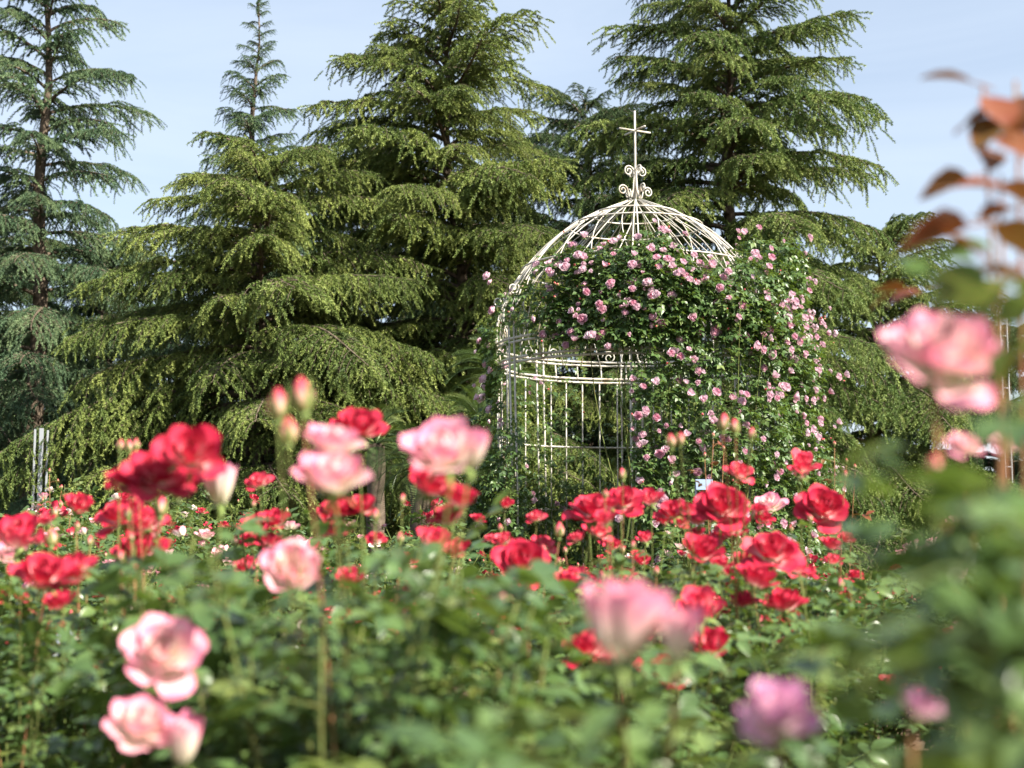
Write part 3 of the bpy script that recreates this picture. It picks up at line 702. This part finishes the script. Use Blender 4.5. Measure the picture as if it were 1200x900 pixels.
for px, py, d, az, el, sz in ((690, 790, 1.15, 185, 0, 1.1), (640, 830, 1.1, 170, 5, 1.1), (800, 840, 1.1, 10, 0, 1.1), (740, 860, 1.05, 200, 15, 1.1), (670, 870, 1.05, 160, 10, 1.1), (830, 800, 1.2, 350, 0, 1.0), (760, 890, 1.0, 270, 15, 1.1), (600, 880, 1.1, 190, 5, 1.1), (860, 880, 1.0, 0, 10, 1.1)):
    put_leaf(t, at(px, py + 55, d), R(az + U(-15, 15)), sz * .85, R(el + U(-10, 10)), U(-.6, .6))

# ------------------------------------------------------------------ rose bushes farther into the bed
def far_variant(seed, height, spread, nlv, seg=1):
    rr = random.Random(seed); fo = MB(); ca = MB(); tips = []
    nc = 9
    for i in range(nc):
        a = 6.283 * i / nc + rr.uniform(-.3, .3); q = spread * math.sqrt(rr.random()); h = height * rr.uniform(.68, 1.0)
        pts = bez((.04 * math.cos(a), .04 * math.sin(a), 0), (q * .3 * math.cos(a), q * .3 * math.sin(a), h * .6), (q * math.cos(a), q * math.sin(a), h), 6)
        ca.add(*tube(pts, [.006, .0055, .005, .004, .003, .0022], 4), 0, rnd=.2); tips.append(pts[-1])
        for j in range(nlv):
            t = .22 + .78 * (j + rr.random()) / nlv; x = t * 5; k = min(4, int(x)); p = pts[k].lerp(pts[k + 1], x - k)
            p = p + Vector((rr.gauss(0, .045), rr.gauss(0, .045), rr.gauss(0, .03)))
            m0 = Matrix.Translation(p) @ Matrix.Rotation(rr.uniform(0, 6.28), 4, 'Z') @ Matrix.Rotation(-R(rr.uniform(-20, 45)), 4, 'Y') @ Matrix.Rotation(rr.uniform(-.5, .5), 4, 'X')
            compound(fo, rr, m0, rr.uniform(.9, 1.25), 5, seg, rr.random())
    return fo.build('foliage', ('far_leaf', 'cane')), ca.build('canes', ('cane',)), tips
FV = [far_variant(200 + k, (1.0, .92, .85, .95, .8, 1.05)[k], (.36, .38, .34, .42, .38, .34)[k], 36) for k in range(6)]
ZONES = [(lambda x, y, px: y > 8.8, 'in front of the sago palms and shaded cedars'), (lambda x, y, px: px < 160 and y < 5.2, 'on the open soil around the grey label'), (lambda x, y, px: px < 330 and y > 6, 'in the bed below the shaded cedar'), (lambda x, y, px: px < 330, 'just behind the dark red cluster bush'),
  (lambda x, y, px: 560 < px < 960 and y > 6.5, 'growing right in front of the gazebo'), (lambda x, y, px: px < 600, 'between the mauve-pink roses and the gazebo'), (lambda x, y, px: px < 960, 'behind the front row of red roses before the gazebo'), (lambda x, y, px: True, 'in the bed right of the gazebo behind the bronze shoots')]
FL = {'red': ('red_rose_bush', 'small red-flowered rose bush farther back in the bed', 'red rose bushes farther back in the bed'),
      'coral': ('coral_rose_bush', 'small coral-flowered rose bush farther back in the bed', 'coral rose bushes farther back in the bed'),
      'pink': ('pink_rose_bush', 'small pink-flowered rose bush farther back in the bed', 'pink rose bushes farther back in the bed'),
      'pale': ('pale_rose_bush', 'small pale blush-flowered rose bush farther back in the bed', 'pale rose bushes farther back in the bed')}
def far_bush(x, y, colr, hs, nb, rr):
    fm, cm, tips = rr.choice(FV); nm = FL[colr][0]; pxx = 600 + x / y * FPX
    zone = next(z for f, z in ZONES if f(x, y, pxx)); adj = {'red': 'red-flowered', 'coral': 'coral-flowered', 'pink': 'pink-flowered', 'pale': 'pale blush-flowered'}[colr]
    lab = adj + ' rose bush ' + zone; grp = adj + ' bushes ' + zone
    rz = rr.uniform(0, 6.28); t = thing(nm, lab, 'rose bush', (x, y, 0), rz, grp); t.scale = (1, 1, hs)
    obj('foliage', fm, t, kind='stuff'); obj('canes', cm, t)
    iz = 1 / hs
    for i in range(nb):
        tip = rr.choice(tips); p = tip + Vector((rr.gauss(0, .05), rr.gauss(0, .05), rr.uniform(-.10, .07)))
        if rr.random() < .35:
            o = put_bud(t, p, rr.uniform(.015, .024)); o.scale.z *= iz
        else:
            q = rr.uniform(.05, .085) * .5
            v = Vector((rr.gauss(0, .5), rr.gauss(0, .5), 1)); o = obj('bloom', rr.choice(SB[colr]), t, p, aim(v), q)
rr = random.Random(77)
far_spots = []
for y, sp in ((3.9, .62), (4.7, .62), (5.5, .66), (6.3, .68), (7.2, .7), (8.1, .72)):
    hw = y * .37 + .5; n = int(2 * hw / sp)
    for i in range(n + 1):
        x = -hw + 2 * hw * i / n + rr.uniform(-.15, .15); yy = y + rr.uniform(-.25, .25)
        if (x - GC.x) ** 2 + (yy - GC.y) ** 2 < 1.7 ** 2: continue
        far_spots.append((x, yy))
for y in (9.2, 10.4, 11.6):
    for i in range(6):
        far_spots.append((-3.9 + .72 * i + rr.uniform(-.2, .2) - (y - 9) * .15, y + rr.uniform(-.2, .2)))
for x, y in far_spots:
    pxx = 600 + x / y * FPX
    colr = rr.choices(('red', 'coral', 'pink', 'pale'), (.35, .2, .2, .25) if pxx > 300 else (.18, .12, .25, .45) if y > 5 else (.6, .2, .1, .1))[0]
    hs = rr.uniform(.85, 1.0)
    if y > 8.8: hs *= 1.12
    if pxx < 260 and y > 5.5: hs *= 1.12
    if y < 5.2: hs *= .80
    if 540 < pxx < 800: hs *= .84
    far_bush(x, y, colr, hs, rr.randint(11, 19), rr)

for px, d, tops, lab in ((838, 6.2, ((836, 515), (848, 530), (826, 538)), 'young rose bush with dark red new leaves against the climbing rose'), (62, 7.0, ((58, 556), (72, 575), (50, 590), (85, 592)), 'tall rose bush with maroon young shoots below the white uprights'), (985, 6.0, ((978, 525), (992, 545), (1002, 552)), 'young rose bush with bare reddish shoots beside the gazebo climber')):
    b = P(px, 620, d); b.z = 0; t = thing('young_rose_bush', lab, 'rose bush', b)
    for i, (qx, qy) in enumerate(tops):
        tip = P(qx, qy, d) - b
        cane_with_leaves(t, Vector((U(-.05, .05), U(-.05, .05), 0)), tip, .0032, 11 if px != 985 else 5, .95, .3, 1.0, True, .05, True)
        put_bud(t, tip + Vector((0, 0, .01)), .018)
    for i in range(6): cane_with_leaves(t, Vector((U(-.05, .05), U(-.05, .05), 0)), Vector((U(-.25, .25), U(-.2, .2), U(.6, .85))), .005, 12, 1.0, .2, 1.0)

# ------------------------------------------------------------------ climbing roses on the gazebo
CB = {'n': 0}
def climber(label, spots_fn, nleaf, nbloom, foot, seed, ls=1.0):
    """spots_fn(rr) -> (point on the plant's surface relative to the gazebo centre, outward vector) or None"""
    rr = random.Random(seed); t = thing('climbing_rose', label, 'climbing rose', GC + foot)
    fo = MB(); got = 0; pts = []
    while got < nleaf:
        r_ = spots_fn(rr)
        if r_ is None: continue
        p, o, dep = r_; got += 1; p = p - foot
        az = math.atan2(o.y, o.x) + rr.gauss(0, .9)
        m0 = Matrix.Translation(p) @ Matrix.Rotation(az, 4, 'Z') @ Matrix.Rotation(R(rr.uniform(-15, 60)), 4, 'Y') @ Matrix.Rotation(rr.uniform(-.7, .7), 4, 'X')
        compound(fo, rr, m0, rr.uniform(.66, 1.02) * ls, 5, 1, rr.random())
    obj('foliage', fo.build('foliage', ('climber_leaf', 'cane')), t, kind='stuff')
    for i in range(6):      # main canes
        tries = [q for q in (spots_fn(rr) for _ in range(6)) if q]
        if not tries: continue
        hi = max(tries, key=lambda q: q[0].z)[0]
        o = Vector((hi.x, hi.y, 0)); o = o.normalized() if o.length > .01 else Vector((0, -1, 0))
        mid = (foot * .4 + hi * .6); mid = Vector((o.x * 1.12, o.y * 1.12, hi.z * .55))
        obj('cane', tube_mesh('cane', [p - foot for p in bez(foot + Vector((rr.gauss(0, .08), rr.gauss(0, .08), 0)), mid, hi, 9)], [.008 - .0007 * k for k in range(9)], 5, 'cane'), t)
    n = 0
    while n < nbloom:
        r_ = spots_fn(rr)
        if r_ is None or r_[2] < .72: continue
        p, o, dep = r_
        cl = rr.choice((1, 1, 1, 2, 2, 3, 4, 5))
        for j in range(cl):
            q = p + o * (.03 + .05 * rr.random()) + Vector((rr.gauss(0, .07), rr.gauss(0, .07), rr.gauss(0, .06))) * (0 if cl == 1 else 1) - foot
            f = o + Vector((rr.gauss(0, .35), rr.gauss(0, .35), rr.uniform(-.1, .8)))
            if rr.random() < .13: obj('bud', rr.choice(BUD), t, q, aim(f), rr.uniform(.015, .022))
            else: obj('bloom', rr.choice(SB['climb']), t, q, aim(f), rr.choice((.020, .026, .030, .034, .038, .042)) * rr.uniform(.9, 1.1))
            n += 1
def shell(th, z, rr, thick, lift=0.0):
    r_ = dome_r(z); dep = rr.random() ** .7
    # outward normal of the dome surface
    dz = .03; sl = (dome_r(z + dz) - r_) / dz
    o = Vector((math.sin(th), -math.cos(th), -sl)).normalized()
    # uneven surface: shoots and hollows
    nz = .5 + .5 * math.sin(th * 5.3 + z * 3.1) * math.sin(z * 4.7 - th * 2.2 + 1.3)
    p = gpt(th, z) + o * (-.03 + lift + (thick * (.45 + .8 * nz)) * dep)
    return p, o, dep
def holes(th, z): return math.sin(th * 9.1 + 2 * math.sin(z * 5)) * math.sin(z * 8.3 + 1.7 * math.sin(th * 4)) 
def f_right(rr):        # the dense right side
    th = R(rr.uniform(-6, 112)); z = rr.uniform(.05, gz(318))
    edge = gz(342) + .10 * math.sin(th * 3 + .3) - (.12 if th < R(30) else 0)
    if z > edge: return None
    if holes(th, z) > .55 and rr.random() < .8: return None
    bul = .08 + .09 * max(0, math.sin(th)) + .10 * max(0, math.sin(th)) * max(0, 1 - abs(z - 1.2) / 1.2)
    return shell(th, z, rr, bul + .06, .02)
def f_top(rr):          # the sheet thrown over the front of the dome, above the door
    th = R(rr.uniform(-60, 62)); z = rr.uniform(gz(418), gz(268))
    e = gz(318) + .045 * math.sin(th * 7) + (.07 if R(0) < th < R(9) else 0) - .25 * max(0, abs(th + R(8)) / R(60)) ** 1.6
    if th > R(14): e -= .10
    lowe = gz(440) + .06 * math.sin(th * 9)
    if th < R(-48): lowe = gz(392)
    if z > e or z < lowe and rr.random() < .75: return None
    if th < R(-38) and rr.random() < .78: return None
    if holes(th, z) > .7 and rr.random() < .7: return None
    return shell(th, z, rr, .16)
def f_rightcap(rr):     # bushy shoulder on the right of the dome
    th = R(rr.uniform(52, 125)); z = rr.uniform(gz(420), gz(285))
    r_ = 1.0 + .10 * math.sin(z * 6 + th * 3) + .07
    if z > gz(302) + .05 * math.sin(th * 8): return None
    rr_ = rr.uniform(dome_r(z) - .02, max(dome_r(z), r_ + .06 * (gz(285) - z)))
    return gpt(th, z, rr_), Vector((math.sin(th), -math.cos(th), .3)).normalized(), rr.random()
def f_back(rr):         # sparse on the rear rods, seen through the door
    th = R(rr.uniform(112, 285)); z = rr.uniform(.05, 2.2) * (1 if rr.random() < .7 else .6)
    if holes(th * 1.3 + .8, z * 1.2) > .6 or z > 1.55 + .35 * math.sin(th * 7) and rr.random() < .7: return None
    p, o, dep = shell(th, z, rr, .10, 0)
    if rr.random() < .55: return p - o * (.04 + .12 * dep), -o, dep
    return p, o, dep
def f_left(rr):         # mound left of the door
    th = R(rr.uniform(-112, -52)); z = rr.uniform(.05, gz(452))
    if z > 1.55 + .3 * math.sin(th * 6): return None
    return shell(th, z, rr, .34 * (1.15 - .4 * z / 2), .0)
def f_leftup(rr):       # thin shoots climbing the left rods
    th = R(rr.uniform(-118, -72)); z = rr.uniform(gz(480), gz(378))
    if holes(th * 1.4, z * 1.5) > -.15: return None
    return shell(th, z, rr, .09, 0)
climber('dense climbing rose with many pale pink blooms smothering the right side of the gazebo', f_right, 8200, 340, gpt(R(50), 0, 1.15), 301)
climber('climbing rose sheet hanging over the front of the dome above the door', f_top, 3300, 260, gpt(R(8), 0, 1.12), 302)
def f_low(rr):
    th = R(rr.uniform(-5, 92)); z = rr.uniform(.7, gz(380))
    return shell(th, z, rr, .16 + .14 * max(0, math.sin(th)), .05)
climber('paler climbing rose with scattered small blooms weaving through the right side foliage', f_low, 500, 150, gpt(R(30), 0, 1.2), 307)
climber('bushy climbing rose shoulder bulging beyond the dome ribs', f_rightcap, 2200, 130, gpt(R(88), 0, 1.2), 303)
climber('sparse climbing rose on the rear rods seen through the gazebo door', f_back, 3900, 120, gpt(R(190), 0, 1.12), 304)
climber('dark leafy climbing rose mound at the foot of the door post', f_left, 3600, 50, gpt(R(-80), 0, 1.15), 305)
climber('thin climbing rose shoots with lilac-pink blooms up the door-side ribs', f_leftup, 380, 24, gpt(R(-95), 0, 1.12), 306)

# ------------------------------------------------------------------ sago palms
def frond_mesh():
    mb = MB(); n = 30; pts = []
    for i in range(13):
        t = i / 12; pts.append(Vector((.62 * t - .08 * t * t, 0, .42 * t - .46 * t * t)))
    mb.add(*tube(pts, [.008 * (1 - .8 * i / 12) + .001 for i in range(13)], 4), 0, rnd=.3)
    for i in range(n):
        t = .12 + .88 * i / n; x = t * 12; k = min(11, int(x)); p = pts[k].lerp(pts[k + 1], x - k)
        l = .17 * math.sin(math.pi * (.15 + .8 * t)) + .02
        for s in (-1, 1):
            d = Vector((.65, s * .72, .22)).normalized(); q = p + d * l + Vector((0, 0, -.03 * l)); w_ = Vector((.0065, 0, 0))
            mb.add([p - w_ * .5, p + w_ * .5, p + d * l * .5 + w_ * .45 + Vector((0, 0, .01)), q, p + d * l * .5 - w_ * .45 + Vector((0, 0, .01))], [(0, 1, 2, 3, 4)], 0, rnd=.2 + .3 * t)
    return mb.build('frond', ('sago_leaf',), False)
FR = frond_mesh()
def sago(px, py, d, s, h, label, seed):
    rr = random.Random(seed); b = P(px, 620, d); b.z = 0; c = P(px, py, d).z
    t = thing('sago_palm', label, 'palm', b)
    mb = MB(); k = 8
    mb.add(*tube([(0, 0, c * i / k) for i in range(k + 1)], [.075 + .012 * (i % 2) for i in range(k + 1)], 10)); obj('trunk', mb.build('trunk', ('bark',)), t)
    for i in range(34):
        f = i / 33; az = i * 2.4 + rr.uniform(-.2, .2)
        obj('frond', FR, t, (0, 0, c - .02 + .04 * f), (rr.uniform(-.15, .15), R(46 - 100 * f + rr.uniform(-7, 7)), az), s * rr.uniform(.85, 1.1) * (1 - .2 * f))
sago(492, 545, 11.6, .95, 1, 'low sago palm with a stubby brown trunk behind the roses', 1)
sago(440, 520, 12.6, .95, 1, 'sago palm with some yellowed fronds next to the olive cedar boughs', 2)
sago(562, 500, 12.8, 1.0, 1, 'sago palm with upright dark fronds left of the gazebo door', 3)
sago(585, 440, 13.6, 1.1, 1, 'tall sago palm half hidden behind the gazebo climber', 4)

# ------------------------------------------------------------------ small things
b = P(45, 620, 14.5); b.z = 0; zt = P(45, 503, 14.5).z
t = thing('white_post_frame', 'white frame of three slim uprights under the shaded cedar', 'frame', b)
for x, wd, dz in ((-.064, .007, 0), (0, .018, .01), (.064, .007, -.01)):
    mb = MB(); mb.add(*box((x, 0, (zt + dz) / 2), (wd, .012, (zt + dz) / 2))); obj('upright', mb.build('upright', ('shade_toned_white',), False), t)
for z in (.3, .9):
    mb = MB(); mb.add(*box((0, .022, z), (.075, .009, .012))); obj('crosspiece', mb.build('crosspiece', ('shade_toned_white',), False), t)

b = P(72, 620, 4.3); zp = P(70, 756, 4.3).z; b.z = 0
t = thing('plant_label', 'tilted grey plant label on a stake among the low roses', 'label', b)
mb = MB(); mb.add(*box((0, 0, 0), (.055, .004, .032))); pl = obj('plate', mb.build('plate', ('grey_plate',), False), t, (0, 0, zp), (R(-35), R(-42), 0))
mb = MB(); mb.add(*box((.005, -.0055, -.012), (.035, .001, .008))); obj('print_band', mb.build('print_band', ('pink_print',), False), pl)
obj('stake', tube_mesh('stake', [(0, .012, 0), (0, .012, zp * .6), (0, .010, zp - .01)], .005, 6, 'steel'), t)

b = P(826, 620, 9.1); zp = P(826, 568, 9.1).z; b.z = 0
t = thing('garden_sign', 'pale blue-white garden sign half hidden by the climbing rose', 'sign', b)
mb = MB(); mb.add(*box((0, 0, 0), (.055, .005, .034))); obj('board', mb.build('board', ('pale_plate',), False), t, (0, 0, zp), (R(-14), 0, R(8)))
for x in (-.05, .05): obj('leg', tube_mesh('leg', [(x, .03, 0), (x, .028, zp * .5), (x, .02, zp)], .008, 6, 'steel'), t)

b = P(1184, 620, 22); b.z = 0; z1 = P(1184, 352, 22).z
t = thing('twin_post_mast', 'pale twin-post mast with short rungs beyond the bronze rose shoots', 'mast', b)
for x in (-.05, .05): obj('upright', tube_mesh('upright', [(x, 0, 0), (x, 0, z1 / 2), (x, 0, z1)], .012, 6, 'shade_toned_white'), t)
for i in range(8): obj('rung', tube_mesh('rung', [(-.05, 0, z1 - .15 - .4 * i), (0, 0, z1 - .15 - .4 * i), (.05, 0, z1 - .15 - .4 * i)], .008, 5, 'shade_toned_white'), t)
